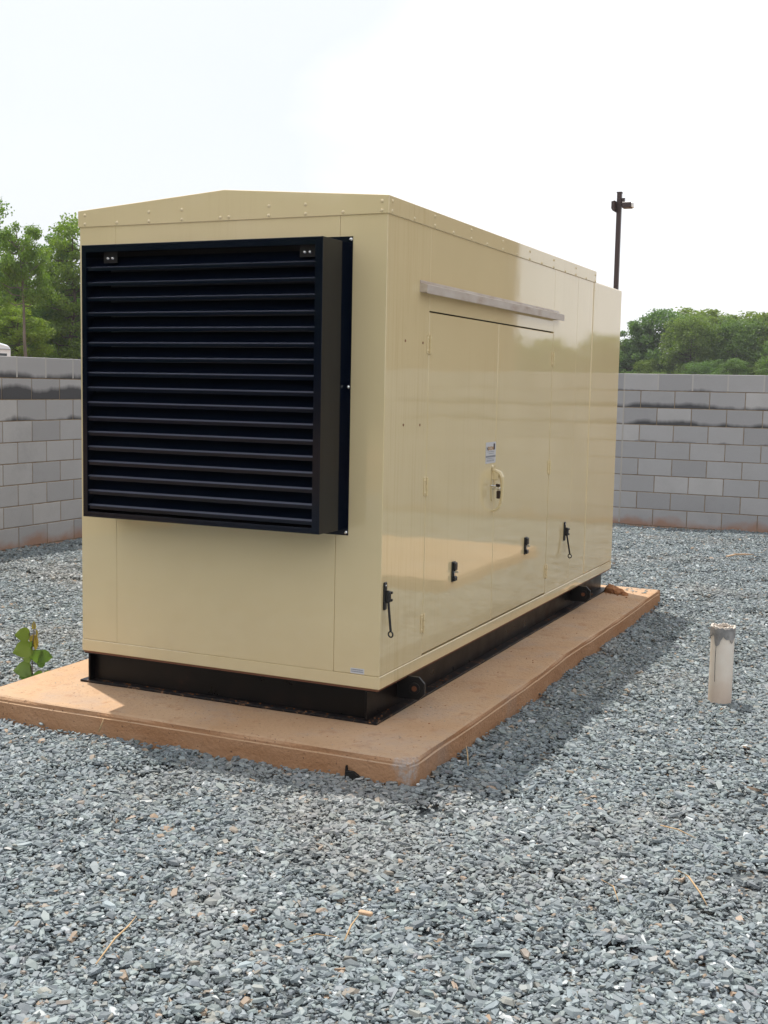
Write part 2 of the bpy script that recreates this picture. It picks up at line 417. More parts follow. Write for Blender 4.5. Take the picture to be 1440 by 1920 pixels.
# ------------------------------------------------------------------ concrete pads
def wavy_slab(name, x0, x1, y0, y1, z, seed, notch=None):
    """pad with a hand-trowelled, slightly wandering edge and a thin lip below the arris"""
    r = random.Random(seed)
    ph = [r.uniform(0, 6) for _ in range(6)]
    def wob(s, k, j=0): return .007*math.sin(s*2.3+ph[k]) + .0025*math.sin(s*6.3+ph[(k+1) % 6]) + .0008*math.sin(s*19+ph[(k+2) % 6]) + .0016*j*math.sin(s*9.1+j*2.3)
    def loop(inset, zz, k, amp=1.0, j=0):
        zz = zz + 0
        def wob_(a, b): return wob(a, b, j)
        pts = []
        n = 70
        for i in range(n):
            s = i/n; x = x0 + (x1-x0)*s; pts.append((x, y0 + inset + amp*wob_(x, k), zz + .0015*math.sin(x*5)))
        for i in range(n*2):
            s = i/n/2; y = y0 + (y1-y0)*s; pts.append((x1 - inset - amp*wob_(y, k+1), y, zz + .0015*math.sin(y*4)))
        for i in range(n):
            s = i/n; x = x1 + (x0-x1)*s; pts.append((x, y1 - inset - amp*wob_(x, k), zz))
        for i in range(n*2):
            s = i/n/2; y = y1 + (y0-y1)*s; pts.append((x0 + inset + amp*wob_(y, k+1), y, zz))
        # pull the corners in a touch
        out = []
        for (x, y, zz2) in pts:
            x = min(max(x, x0+inset*.8-.006), x1-inset*.8+.006); y = min(max(y, y0+inset*.8-.006), y1-inset*.8+.006)
            out.append((x, y, zz2))
        return out
    prof = [(.0, -.12, 0, 1), (.0, z-.030, 0, 1), (.006, z-.026, 1, 1), (.006, z-.017, 1, 1.0), (.009, z-.006, 2, 1), (.017, z-.001, 2, 1), (.026, z, 0, 1)]
    bm = bmesh.new(); rings = []
    for ins, zz, k, am in prof:
        rings.append([bm.verts.new(p) for p in loop(ins, zz, 0, am, k)])
    for a, b in zip(rings, rings[1:]):
        n = len(a)
        for i in range(n): bm.faces.new((a[i], a[(i+1) % n], b[(i+1) % n], b[i]))
    bm.faces.new(rings[-1])
    if notch:
        # chip the near right corner: pull the arris vertices down and in, unevenly
        for v in bm.verts:
            d = math.hypot(v.co.x-x1, v.co.y-y0)
            if d < .07 and v.co.z > z-.035:
                t = 1-d/.07; jag = .5+.5*math.sin(v.co.x*260+v.co.y*190)
                v.co.z -= .022*t*jag; v.co.x -= .022*t; v.co.y += .018*t
    bmesh.ops.recalc_face_normals(bm, faces=bm.faces)
    return make(name, bm, SLAB, origin=((x0+x1)/2, (y0+y1)/2, 0))
pad = wavy_slab('concrete_pad', -1.955, .345, -.405, 4.40, .104, 3, notch=True)
tag(pad, 'orange clay stained concrete pad carrying the tan generator enclosure, one corner chipped', 'concrete pad')
# gap washed out under the front edge of the pad
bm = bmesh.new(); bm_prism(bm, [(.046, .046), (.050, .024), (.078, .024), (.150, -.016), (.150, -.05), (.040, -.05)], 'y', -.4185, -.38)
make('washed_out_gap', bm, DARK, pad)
pad2 = wavy_slab('concrete_pad', 1.26, 3.7, 3.95, 6.35, .10, 9)
tag(pad2, 'empty orange stained concrete pad right of the generator, mirrored in its glossy side', 'concrete pad')

# ------------------------------------------------------------------ block walls
BW, BH = .4064, .2032
def wall(name, label, axis, start, end, face, sign, joint, mat, first_row_shift=0, indiv=None):
    """axis 'x': wall runs along x with its visible face at y=face; sign: side on which the face looks (-1: towards smaller coordinate)"""
    T = .194
    root = empty(name, (start, face, 0) if axis == 'x' else (face, start, 0)); tag(root, label, 'wall', 'grey block walls round the yard')
    def B(a0, a1, d0, d1, z0, z1):      # along, depth (0 = visible face, positive = away), height
        ds = sorted((face - sign*d0, face - sign*d1))
        return (a0, a1, ds[0], ds[1], z0, z1) if axis == 'x' else (ds[0], ds[1], a0, a1, z0, z1)
    # mortar bed, 4 mm behind the block faces
    box('mortar', B(start, end, .005, T-.005, -.35, WT-.004), MORTAR, root)
    # pale smeared perpends of the top course
    g = .009
    j0 = joint - math.ceil((joint-start)/BW)*BW
    for r in range(11):
        z1 = WT - r*BH - (0 if r == 0 else g/2); z0 = WT - (r+1)*BH + g/2
        off = 0 if (r + first_row_shift) % 2 == 0 else BW/2
        a = j0 + off - BW
        proto = None; protos = {}
        while a < end:
            a0, a1 = max(a+g/2, start), min(a+BW-g/2, end)
            a += BW
            if a1-a0 < .03: continue
            jd = rnd.uniform(-.0012, .0012)
            key = round(a1-a0, 3)
            if key not in protos:
                o = box('block', B(a0, a1, 0, T, z0, z1), mat, root, bev=.004, origin=(a0, face, z0) if axis == 'x' else (face, a0, z0))
                protos[key] = o
            else:
                o = protos[key].copy(); COL.objects.link(o)
                o.location = Vector((a0, face, z0) if axis == 'x' else (face, a0, z0)) - Vector(root.location)
            if axis == 'x': o.location.y += jd
            else: o.location.x += jd
            if r == 0:
                bmj = bmesh.new(); bm_box(bmj, *B(a0-.010-g/2, a0+.008-g/2, -.0015, .02, z0+.004, z1+.002), bev=.001)
                make('mortar_joint', bmj, MORTARTOP, root)
            if r >= 8 and z0 < -.3: pass
    return root, B
wb, BB = wall('block_wall', 'grey concrete block wall behind the generator, dark damp stains along its upper courses', 'x', YL-.194, YL-.194+BW*33, YB, -1, -.8437, BLK_BACK)
# vertical expansion joint
box('sealant_joint', BB(-1.259, -1.240, -.003, .02, .02, WT-BH), SEALANT, wb, bev=.002)
wl_, BL = wall('block_wall', 'grey concrete block wall receding at the left edge of the yard, dark second course', 'y', YB-.003-BW*30, YB-.003, YL, 1, 4.1459, BLK_LEFT)

# ------------------------------------------------------------------ generator enclosure
Z0, ZT, ZTR = .266, 2.4301, 2.353       # body bottom, eave, underside of the trim
GW, GL, GM = 1.6464, 4.203, 3.44        # width, overall length, length under the gabled cap
gen = empty('generator_enclosure', (-GW/2, GL/2, .104))
tag(gen, 'large tan weatherproof generator enclosure with black louvred hood and double side doors', 'generator')
g = .0007
TH = .018
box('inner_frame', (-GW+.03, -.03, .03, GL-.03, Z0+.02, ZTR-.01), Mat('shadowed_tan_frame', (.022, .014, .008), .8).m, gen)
# front face
box('front_panel', (-1.4330+.0003, -.2300-.0004, 0, TH, .3250+g, ZTR+.02), TAN, gen, bev=.0012)
bm = bmesh.new(); bm_prism(bm, [(-.2300+g, 0), (0, 0), (0, .4870-g), (-TH, .4870-g), (-TH, TH), (-.2300+g, TH)], 'z', .3250+g, ZTR+.02, bev=.0022)
make('corner_panel', bm, TAN, gen)
bm = bmesh.new(); bm_prism(bm, [(-1.4327-g, 0), (-GW, 0), (-GW, .60), (-GW+TH, .60), (-GW+TH, TH), (-1.4327-g, TH)], 'z', .3250+g, ZTR+.02, bev=.0022)
make('corner_panel', bm, TAN, gen)
# base band (one pressed strip round the foot)
bm = bmesh.new(); bm_prism(bm, [(-GW-.002, -.002), (.002, -.002), (.002, GL+.002), (-GW-.002, GL+.002)], 'z', Z0, .3250-g*.5, bev=.003)
make('base_band', bm, TAN, gen)
# right side (x = 0)
box('header_panel', (-TH, 0, .4870+g, 2.4900-g, 1.9718, ZTR+.02), TAN, gen, bev=.0012)
box('side_panel', (-TH, 0, 2.4908+g, 3.0164-g, .3250+g, ZTR+.02), TAN, gen, bev=.0012)
box('side_panel', (-TH, 0, 3.0178+g, 3.3955-g, .3250+g, ZTR+.02), TAN, gen, bev=.0012)
bm = bmesh.new(); bm_box(bm, -GW+.002, .003, 3.3990, GL, .3250+g, 2.3618, bev=.012, seg=3)
make('rear_section', bm, TAN, gen)
box('side_panel', (-GW, -GW+TH, .60+g*2, 3.3960-g, .3250+g, ZTR+.02), TAN, gen, bev=.0012)
# gabled roof cap with its folded-down trim
bm = bmesh.new(); bm_prism(bm, [(-GW-.006, ZTR), (.006, ZTR), (.006, ZT), (-GW/2, ZT+.0615), (-GW-.006, ZT)], 'y', -.006, GM, bev=.002)
roof = make('roof_cap', bm, TAN, gen)
bm = bmesh.new(); bm_dome(bm, (0, 0, 0), .0085, (0, -1, 0)); rv = make('rivet', bm, TAN, roof, smooth=True, origin=(0, 0, 0))
first = True
def rivet(proto, loc):
    c = dup(proto, loc, roof); return c
fr = [(-1.610, 2.409), (-1.610, 2.367), (-1.421, 2.367), (-1.236, 2.409), (-1.236, 2.367), (-1.051, 2.412), (-1.051, 2.368), (-.841, 2.368), (-.796, 2.369),
      (-.586, 2.409), (-.586, 2.367), (-.400, 2.407), (-.400, 2.367), (-.214, 2.367), (-.027, 2.405), (-.027, 2.366)]
for i, (x, z) in enumerate(fr):
    if i == 0: rv.location = Vector((x, -.006, z)) - wloc(roof)
    else: rivet(rv, (x, -.006, z))
bm = bmesh.new(); bm_dome(bm, (0, 0, 0), .0085, (1, 0, 0)); rs = make('rivet', bm, TAN, roof, smooth=True, origin=(0, 0, 0))
sr = [(.030, 2.408), (.027, 2.366), (.269, 2.366), (.510, 2.408), (.510, 2.366), (.746, 2.363), (.991, 2.406), (.991, 2.364), (1.225, 2.363), (1.476, 2.406), (1.476, 2.364), (1.715, 2.363),
      (1.95, 2.404), (1.95, 2.362), (2.184, 2.362), (2.428, 2.404), (2.428, 2.362), (2.68, 2.362), (2.924, 2.404), (2.924, 2.362), (3.175, 2.362), (3.41, 2.404), (3.41, 2.362)]
for i, (y, z) in enumerate(sr):
    if i == 0: rs.location = Vector((.006, y, z)) - wloc(roof)
    else: rivet(rs, (.006, y, z))
for z in (2.30, 1.98, 1.62, 1.26, .90, .55):
    dup(rs, (.003, 3.420, z), gen).scale = (.6, .6, .6)

# drip rail over the doors: wall flange, sloping top, outer lip
bm = bmesh.new()
bm_prism(bm, [(.0003, 2.104), (.003, 2.104), (.004, 2.092), (.038, 2.082), (.038, 2.044), (.036, 2.044), (.036, 2.050), (.0003, 2.050)], 'y', .362, 2.585)
# (x, z) profile runs along y
drip_rail = make('drip_rail', bm, DRIP, gen)

# doors
door_l = box('door', (-.020, -.0005, .4912, 1.4690, .3330, 1.9650), TAN, gen, bev=.003, origin=(0, .49, .333))
door_r = box('door', (-.020, -.0005, 1.4738, 2.4862, .3330, 1.9650), TAN, gen, bev=.003, origin=(0, 2.4865, .333))
def hinge(door, y, z, side):
    bm = bmesh.new()
    bm_box(bm, .0003, .0038, y-.028, y-.0060, z-.044, z+.044, bev=.001)
    bm_box(bm, .0003, .0038, y+.0060, y+.028, z-.044, z+.044, bev=.001)
    for k in range(3): bm_cyl(bm, (.0065, y, z-.044+k*.0297), (.0065, y, z-.0165+k*.0297), .0066, seg=10)
    for dy in (-.017, .017):
        for dz in (-.029, .029): bm_dome(bm, (.0038, y+dy, z+dz), .0058, (1, 0, 0), .0045)
    return make('hinge', bm, TAN, door)
for z in (1.815, 1.146, .485): hinge(door_l, .4885, z, 1)
for z in (1.806, 1.132, .470): hinge(door_r, 2.4885, z, 1)
def latch(door, y, z):
    bm = bmesh.new()
    bm_box(bm, 0, .008, y-.022, y+.022, z-.052, z+.052, bev=.003)
    bm_box(bm, .008, .020, y-.018, y+.018, z+.006, z+.048, bev=.004)
    bm_box(bm, .008, .020, y-.018, y+.018, z-.048, z-.024, bev=.004)
    o = make('latch', bm, BLKMATTE, door)
    bm = bmesh.new()
    bm_box(bm, .008, .030, y-.005, y+.005, z-.006, z+.004, bev=.001)
    bm_box(bm, .008, .012, y-.006, y+.010, z-.022, z+.004, bev=.001)
    make('latch_tongue', bm, CHROME, door)
latch(door_l, .872, .686); latch(door_r, 2.053, .685)
# central handle: pressed plate, D-shaped pull that stands away from the leaf, lock case and hasp
bm = bmesh.new()
pl = []
for i in range(24):
    a = 2*PI*i/24; pl.append((1.427 + .015*math.cos(a), 1.085 + .085*math.sin(a)*(1 if abs(math.sin(a)) < .9 else 1.0)))
bm_prism(bm, pl, 'x', .0002, .006, bev=.0015)
plate = make('handle_plate', bm, TAN, door_l)
bm = bmesh.new()
path = [(.002, 1.427, 1.172), (.022, 1.427, 1.168), (.044, 1.428, 1.158), (.057, 1.428, 1.135), (.061, 1.429, 1.10), (.061, 1.429, 1.05), (.057, 1.428, 1.005), (.046, 1.428, .972), (.028, 1.427, .954), (.002, 1.427, .948)]
bm_tube(bm, path, [.010, .0125, .0135, .013, .0115, .010, .009, .008, .007, .006], seg=10)
bm_box(bm, .004, .040, 1.416, 1.438, 1.118, 1.166, bev=.006, seg=2)
handle = make('handle', bm, TAN, door_l, smooth=False)
bm = bmesh.new(); bm_dome(bm, (.0005, 1.422, 1.190), .013, (1, 0, 0), .010); bm_dome(bm, (.0005, 1.434, 1.183), .008, (1, 0, 0), .008)
make('handle_bolt', bm, TAN, door_l, smooth=True)
bm = bmesh.new(); bm_box(bm, .030, .050, 1.418, 1.438, 1.018, 1.062, bev=.003); bm_box(bm, .024, .046, 1.420, 1.436, 1.082, 1.098, bev=.003)
make('lock_case', bm, Mat('dark_brown_lock', (.03, .014, .010), .4).m, door_l)
bm = bmesh.new(); bm_box(bm, .004, .048, 1.418, 1.438, 1.066, 1.078, bev=.003); bm_cyl(bm, (.0, 1.405, 1.090), (.034, 1.43, 1.088), .003)
make('hasp', bm, CHROME, door_l)
# supplier's sticker
stk = box('sticker', (.0001, .0006, 1.313, 1.474, 1.212, 1.3265), WHITE, door_l, origin=(0, 1.313, 1.212))
RX = Matrix.Rotation(PI/2, 4, 'Z') @ Matrix.Rotation(PI/2, 4, 'X')
text_mesh('N', .027, INK, 'lettering', (.0008, 1.326, 1.283), RX, stk, .0010, 1.25)
text_mesh('IXON', .027, ORANGEINK, 'lettering', (.0008, 1.350, 1.283), RX, stk, .0010, 1.25)
box('logo_bar', (.0007, .0010, 1.434, 1.458, 1.284, 1.317), INK, stk)
box('dark_band', (.0007, .0010, 1.316, 1.471, 1.244, 1.2535), GREYINK, stk)
bm = bmesh.new(); q = random.Random(2)
for z, a, b in ((1.273, 1.34, 1.446), (1.263, 1.36, 1.442), (1.236, 1.33, 1.45), (1.227, 1.33, 1.45), (1.222, 1.33, 1.45)):
    y = a
    while y < b:
        d = q.uniform(.006, .016); bm_box(bm, .0007, .0009, y, min(y+d, b), z, z+.0035); y += d+.004
make('small_print', bm, GREYINK, stk)['kind'] = 'stuff'
# sticker at the foot of the front face
stf = box('sticker', (-.1430, -.0740, -.0006, -.0001, .3285, .3530), WHITE, gen, origin=(-.143, 0, .3285))
bm = bmesh.new()
for z, x1 in ((.3440, -.0800), (.3355, -.0785)):
    x = -.1385
    while x < x1:
        d = q.uniform(.0025, .006); bm_box(bm, x, min(x+d, x1), -.0009, -.0007, z, z+.0045); x += d+.0012
make('small_print', bm, GREYINK, stf)['kind'] = 'stuff'
# four empty screw holes on the corner panel
for y, z in ((.210, 1.821), (.413, 1.820), (.207, 1.444), (.398, 1.440)):
    bm = bmesh.new(); bm_cyl(bm, (.0002, y, z), (.0012, y, z), .0065, seg=10); make('screw_hole', bm, RUST, gen)
# door stays: clip and hanging rod with an eye
def stay(y, zt, zb, lean):
    bm = bmesh.new()
    bm_box(bm, 0, .010, y-.016, y+.012, zt-.118, zt+.008, bev=.004)
    bm_box(bm, .006, .030, y-.010, y+.014, zt-.085, zt-.030, bev=.006)
    bm_box(bm, .012, .034, y+.008, y+.022, zt-.046, zt-.034, bev=.003)
    bm_box(bm, .012, .034, y+.008, y+.022, zt-.080, zt-.068, bev=.003)
    clip = make('door_stay', bm, BLKMATTE, gen)
    bm = bmesh.new()
    ye = y + lean
    bm_cyl(bm, (.020, y, zt-.075), (.040, ye, zb+.020), .0056, seg=10)
    n = 20; ring = [(.040 + .0125*math.sin(2*PI*i/n), ye - .004*math.sin(2*PI*i/n), zb + .007 + .0125*math.cos(2*PI*i/n)) for i in range(n+1)]
    bm_tube(bm, ring, .0036, seg=8, caps=False)
    make('stay_rod', bm, BLKMATTE, clip)
    bm = bmesh.new(); bm_dome(bm, (.010, y-.004, zt-.008), .005, (1, 0, 0)); make('clip_screw', bm, CHROME, clip, smooth=True)
stay(.038, .742, .512, -.012)
stay(2.880, .742, .515, .018)

# louvred hood on the front
hx0, hx1, hz0, hz1, hd = -1.450, -.191, .977, 2.236, .232
bm = bmesh.new()
t = .012
bm_box(bm, hx0, hx0+t, -hd, -.0015, hz0, hz1, bev=.0008)          # cheeks
bm_box(bm, hx1-t, hx1, -hd, -.0015, hz0, hz1, bev=.0008)
bm_box(bm, hx0+t, hx1-t, -hd, -.003, hz1-t, hz1, bev=.002)      # top, bottom
bm_box(bm, hx0+t, hx1-t, -hd, -.003, hz0, hz0+t, bev=.002)
fw = .030
bm_box(bm, hx0+t, hx0+t+.014, -hd, -hd+.006, hz0+t, hz1-t)      # returned front flanges
bm_box(bm, hx1-t-fw+.006, hx1-t, -hd, -hd+.006, hz0+t, hz1-t)
bm_box(bm, hx0+t+.014, hx1-t-fw+.006, -hd, -hd+.006, hz1-t-.020, hz1-t)
bm_box(bm, hx0+t+.014, hx1-t-fw+.006, -hd, -hd+.006, hz0+t, hz0+t+.012)
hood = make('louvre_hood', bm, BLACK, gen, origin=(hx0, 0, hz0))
bm = bmesh.new()
f = .026
bm_box(bm, hx0-f, hx1+f, -.003, -.0003, hz1, hz1+f, bev=.0008)
bm_box(bm, hx0-f, hx1+f, -.003, -.0003, hz0-f, hz0, bev=.0008)
bm_box(bm, hx0-f, hx0+.006, -.003, -.0003, hz0, hz1)
bm_box(bm, hx1-.006, hx1+f, -.003, -.0003, hz0, hz1)
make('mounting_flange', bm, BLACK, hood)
box('back_mesh', (hx0+t, hx1-t, -.03, -.010, hz0+t, hz1-t), DARK, hood)
bolts = [(hx1+.017, hz1+.013), (hx1+.014, 1.610), (hx1+.014, hz0-.013), (hx0-.014, hz1+.013), (hx0-.014, hz0-.013), (hx0-.014, 1.61)]
for x, z in bolts:
    bm = bmesh.new(); bm_dome(bm, (x, -.003, z), .0085, (0, -1, 0), .007); make('bolt', bm, CHROME, hood, smooth=True)
# blades
bx0, bx1 = hx0+t+.002, hx1-t-.002
prof = [(-hd+.072, .054), (-hd+.027, .0065), (-hd+.001, .0005), (-hd, -.001), (-hd, -.015), (-hd+.005, -.015),
        (-hd+.005, -.005), (-hd+.026, .0012), (-hd+.070, .048)]
bm = bmesh.new(); bm_prism(bm, prof, 'x', bx0, bx1, bev=.0008)
bmesh.ops.translate(bm, verts=bm.verts, vec=(0, .0075, 0))
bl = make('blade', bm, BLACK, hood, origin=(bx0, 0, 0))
NB = 17
for i in range(NB):
    z = 2.134 - i*(2.134-1.030)/(NB-1)
    loc = Vector((bx0, 0, z))
    if i == 0: bl.location = loc - wloc(hood)
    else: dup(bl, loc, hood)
for x in (-1.317, -.290):
    for dx in (0, .026):
        bm = bmesh.new(); bm_dome(bm, (x+dx, -.2075, 2.176), .0085, (0, -1, 0), .008); make('bolt', bm, CHROME, hood, smooth=True)
    box('stiffener', (x-.025, x+.050, -.2070, -.2030, 2.155, 2.205), DARK, hood)

# steel skid under the body
bm = bmesh.new(); bm_prism(bm, [(-GW-.012, -.006), (-.006, -.006), (-.006, GL-.004), (-GW-.012, GL-.004)], 'z', .104+.0005, .1155, bev=.0015)
skid = make('skid_base', bm, FLANGE, gen)
box('front_web', (-1.6125, -.072, .040, .052, .1160, .2500), RAILM, skid, bev=.001)
bm = bmesh.new(); bm_prism(bm, [(-1.612, .002), (-1.602, .002), (-1.602, .0395), (-1.612, .0395)], 'z', .1160, .2500); make('end_plate', bm, RAILM, skid)
box('side_web', (-.070, -.060, .004, GL-.05, .1160, .2500), RAILM, skid, bev=.001)
box('side_web', (-1.60, -1.59, .054, GL-.05, .1160, .2500), RAILM, skid, bev=.001)
box('rear_web', (-1.589, -.071, GL-.07, GL-.06, .1160, .2500), RAILM, skid, bev=.001)
box('top_flange', (-1.636, -.018, .006, GL-.02, .2505, .2560), RAILM, skid)
box('flange_edge', (-1.640, -.006, .004, GL-.010, .2562, .2655), RUSTEDGE, skid)
def lug(y):
    bm = bmesh.new()
    x0, x1, z0, z1, c = -.059, .084, .1500, .2600, .030
    bm_prism(bm, [(x0, z0), (x1-c, z0), (x1, z0+c), (x1, z1-c), (x1-c, z1), (x0, z1)], 'y', y, y+.014, bev=.002)
    o = make('lifting_lug', bm, BLKMATTE, skid)
    bm = bmesh.new()
    n = 20
    outer = [(.034+.028*math.cos(2*PI*i/n), .204+.028*math.sin(2*PI*i/n)) for i in range(n)]
    bm_prism(bm, outer, 'y', y-.006, y-.0005, bev=.001)
    make('reinforcing_ring', bm, BLKMATTE, skid)
    bm = bmesh.new(); bm_cyl(bm, (.034, y-.0065, .204), (.034, y-.008, .204), .013, seg=16); make('rusty_hole', bm, RUSTEDGE, skid)
lug(.330); lug(3.300)
# clay crumbs on the bottom flange
def clod(name, loc, r, seed, mat=CLAY, flat=.7):
    q = random.Random(seed); bm = bmesh.new()
    bmesh.ops.create_icosphere(bm, subdivisions=2, radius=r)
    for v in bm.verts:
        k = 1 + .28*math.sin(v.co.x/r*3.1+seed)*math.cos(v.co.y/r*2.7+seed*2) + q.uniform(-.10, .10)
        v.co = Vector((v.co.x*k, v.co.y*k, max(v.co.z*k*flat, -r*.25)))
        v.co.z += r*.25
    bmesh.ops.translate(bm, verts=bm.verts, vec=loc)
    return make(name, bm, mat, origin=loc)

# ------------------------------------------------------------------ loose clay and stones on the pad
for i, (x, y, r) in enumerate([(.055, 4.065, .060), (.120, 4.02, .038), (.165, 3.985, .028), (.02, 4.13, .040), (.10, 4.10, .034)]):
    labs = ['largest red clay clod crumbled at the far end of the skid on the pad', 'red clay clod beside the largest one on the far end of the pad',
            'small outermost red clay clod of the pile on the far end of the pad', 'red clay clod pressed against the far end of the skid', 'red clay clod behind the crumbled pile on the pad']
    tag(clod('clay_clod', (x, y, .104), r, i+3), labs[i], 'clay clod', 'red clay clods on the far end of the pad')

bm = bmesh.new(); q = random.Random(12)
def crumb(x, y, z, r):
    g_ = bmesh.ops.create_icosphere(bm, subdivisions=1, radius=r)
    for v in g_['verts']: v.co = Vector((v.co.x*q.uniform(.7, 1.3)+x, v.co.y*q.uniform(.7, 1.3)+y, v.co.z*q.uniform(.5, .8)+z))
for k in range(26): crumb(q.uniform(-.055, -.012), q.choice((q.uniform(.05, 4.1), q.gauss(.84, .07), q.gauss(.10, .05))), .118, q.uniform(.0015, .006))
for k in range(46): crumb(q.uniform(-1.55, -.05), q.uniform(.002, .030), .117, q.uniform(.0012, .005))
for k in range(40): crumb(q.uniform(-1.3, .3), q.uniform(-.38, -.02), .1045, q.uniform(.0012, .004))
for k in range(50): crumb(q.uniform(.0, .31), q.uniform(-.1, 4.2), .1045, q.uniform(.0012, .0055))
for k in range(40): crumb(.06+q.gauss(0, .08), 4.05+q.gauss(0, .07), .106, q.uniform(.003, .010))
tag(make('clay_crumbs', bm, CLAY), 'crumbs of red clay lying on the pad and on the skid flange', 'clay crumbs', kind='stuff')

# ------------------------------------------------------------------ gravel
def stone(q, L):
    n = q.integers(5, 8)
    a = np.sort(q.uniform(0, 2*PI, n)) if q.random() < .35 else (np.arange(n) + q.uniform(-.32, .32, n))*2*PI/n
    w = q.uniform(.34, .85); h = L*q.uniform(.11, .27)
    r = q.uniform(.75, 1.15, n)
    px, py = np.cos(a)*r*L/2, np.sin(a)*r*L/2*w
    k = q.uniform(.60, .92)
    top = np.stack([px*k + q.uniform(-.05, .05)*L, py*k + q.uniform(-.05, .05)*L, h/2 + q.uniform(-.18, .18, n)*h], 1)
    bot = np.stack([px, py, -h/2 + q.uniform(-.15, .35, n)*h], 1)
    v = np.concatenate([bot, top])
    f = []
    for i in range(n):
        j = (i+1) % n; f.append((i, j, n+j, n+i))
    f.append(tuple(range(n, 2*n)))
    return v, f, n
def rotm(q, tilt):
    ax = q.uniform(0, 2*PI); t = abs(q.normal(0, tilt)); t = min(t, 1.3); s = q.uniform(0, 2*PI)
    a = np.array([math.cos(ax), math.sin(ax), 0])
    K = np.array([[0, -a[2], a[1]], [a[2], 0, -a[0]], [-a[1], a[0], 0]])
    Rt = np.eye(3) + math.sin(t)*K + (1-math.cos(t))*K@K
    Rz = np.array([[math.cos(s), -math.sin(s), 0], [math.sin(s), math.cos(s), 0], [0, 0, 1]])
    return Rt @ Rz
stones_col = bpy.data.collections.new('gravel_clusters')
NS, RC = 52, .088
for k in range(14):
    q = np.random.default_rng(100+k)
    V, F, H = [], [], []; off = 0
    for s in range(NS):
        Ls = float(np.clip(q.lognormal(math.log(.0215), .38), .009, .055))
        v, f, n = stone(q, Ls)
        rr = RC*math.sqrt(q.random()); a = q.uniform(0, 2*PI)
        v = v @ rotm(q, .32).T + np.array([rr*math.cos(a), rr*math.sin(a), q.uniform(.002, .019)])
        V.append(v); F += [tuple(int(x)+off for x in ff) for ff in f]; H += [q.random()]*len(f); off += len(v)
    me = bpy.data.meshes.new('gravel_cluster'); me.from_pydata(np.concatenate(V).tolist(), [], F)
    at = me.attributes.new('hue', 'FLOAT', 'FACE'); at.data.foreach_set('value', H)
    me.materials.append(STONE); me.update()
    o = bpy.data.objects.new('gravel_cluster', me); stones_col.objects.link(o)
q = np.random.default_rng(5)
pts = []
camp = np.array([2.177, -4.7355])
def relief(x, y):
    return -.016 + .010*np.sin(x*1.7+.4)*np.cos(y*1.3) + .007*np.sin(x*4.1+y*2.7) + .004*np.sin(x*9.3-y*7.1)
x0, x1, y0, y1 = YL+.05, YR-.05, -9.5, YB-.05
M = 120000
P = np.stack([q.uniform(x0, x1, M), q.uniform(y0, y1, M)], 1)
d = np.hypot(*(P-camp).T)
area = (x1-x0)*(y1-y0)
dens = np.where(d < 5.2, 240, np.where(d < 9, 225, 170)).astype(float)
ang = (P-camp) @ np.array([-math.sin(.4316), math.cos(.4316)])
side = np.abs((P-camp) @ np.array([math.cos(.4316), math.sin(.4316)]))
dens = np.where((ang < .5) | (side > .42*ang + 1.2), 70, dens)
keep = q.random(M) < dens*area/M
inpad = (P[:, 0] > -1.955-.012) & (P[:, 0] < .345+.012) & (P[:, 1] > -.405-.012) & (P[:, 1] < 4.40+.012)
inpad |= (P[:, 0] > 1.24) & (P[:, 0] < 3.72) & (P[:, 1] > 3.93) & (P[:, 1] < 6.37)
P = P[keep & ~inpad]
Zr = relief(P[:, 0], P[:, 1])
# keep the clusters from spilling onto the pads: push them lower right at the edges
ed = np.maximum(np.maximum(-1.955-P[:, 0], P[:, 0]-.345), np.maximum(-.405-P[:, 1], P[:, 1]-4.40))
ed2 = np.maximum(np.maximum(1.24-P[:, 0], P[:, 0]-3.72), np.maximum(3.93-P[:, 1], P[:, 1]-6.37))
Zr = np.where((ed > 0) & (ed < .12), Zr*.35-.014, Zr)
me = bpy.data.meshes.new('gravel'); me.from_pydata(np.column_stack([P, Zr]).tolist(), [], [])
gr = bpy.data.objects.new('gravel', me); COL.objects.link(gr)
tag(gr, 'blue grey crushed slate gravel covering the yard', 'gravel', kind='stuff')
ng = bpy.data.node_groups.new('scatter_gravel', 'GeometryNodeTree')
ng.interface.new_socket('Geometry', in_out='INPUT', socket_type='NodeSocketGeometry')
ng.interface.new_socket('Geometry', in_out='OUTPUT', socket_type='NodeSocketGeometry')
gi = ng.nodes.new('NodeGroupInput'); go = ng.nodes.new('NodeGroupOutput')
ci = ng.nodes.new('GeometryNodeCollectionInfo'); ci.inputs['Collection'].default_value = stones_col
ci.inputs['Separate Children'].default_value = True; ci.inputs['Reset Children'].default_value = True
ip = ng.nodes.new('GeometryNodeInstanceOnPoints'); ip.inputs['Pick Instance'].default_value = True
r1 = ng.nodes.new('FunctionNodeRandomValue'); r1.data_type = 'FLOAT_VECTOR'
r1.inputs['Min'].default_value = (-.07, -.07, 0); r1.inputs['Max'].default_value = (.07, .07, 2*PI)
r2 = ng.nodes.new('FunctionNodeRandomValue'); r2.data_type = 'FLOAT'; r2.inputs[2].default_value = .85; r2.inputs[3].default_value = 1.22
ng.links.new(gi.outputs[0], ip.inputs['Points']); ng.links.new(ci.outputs[0], ip.inputs['Instance'])
ng.links.new(r1.outputs[0], ip.inputs['Rotation']); ng.links.new(r2.outputs[1], ip.inputs['Scale'])
ng.links.new(ip.outputs[0], go.inputs[0])
gr.modifiers.new('scatter', 'NODES').node_group = ng

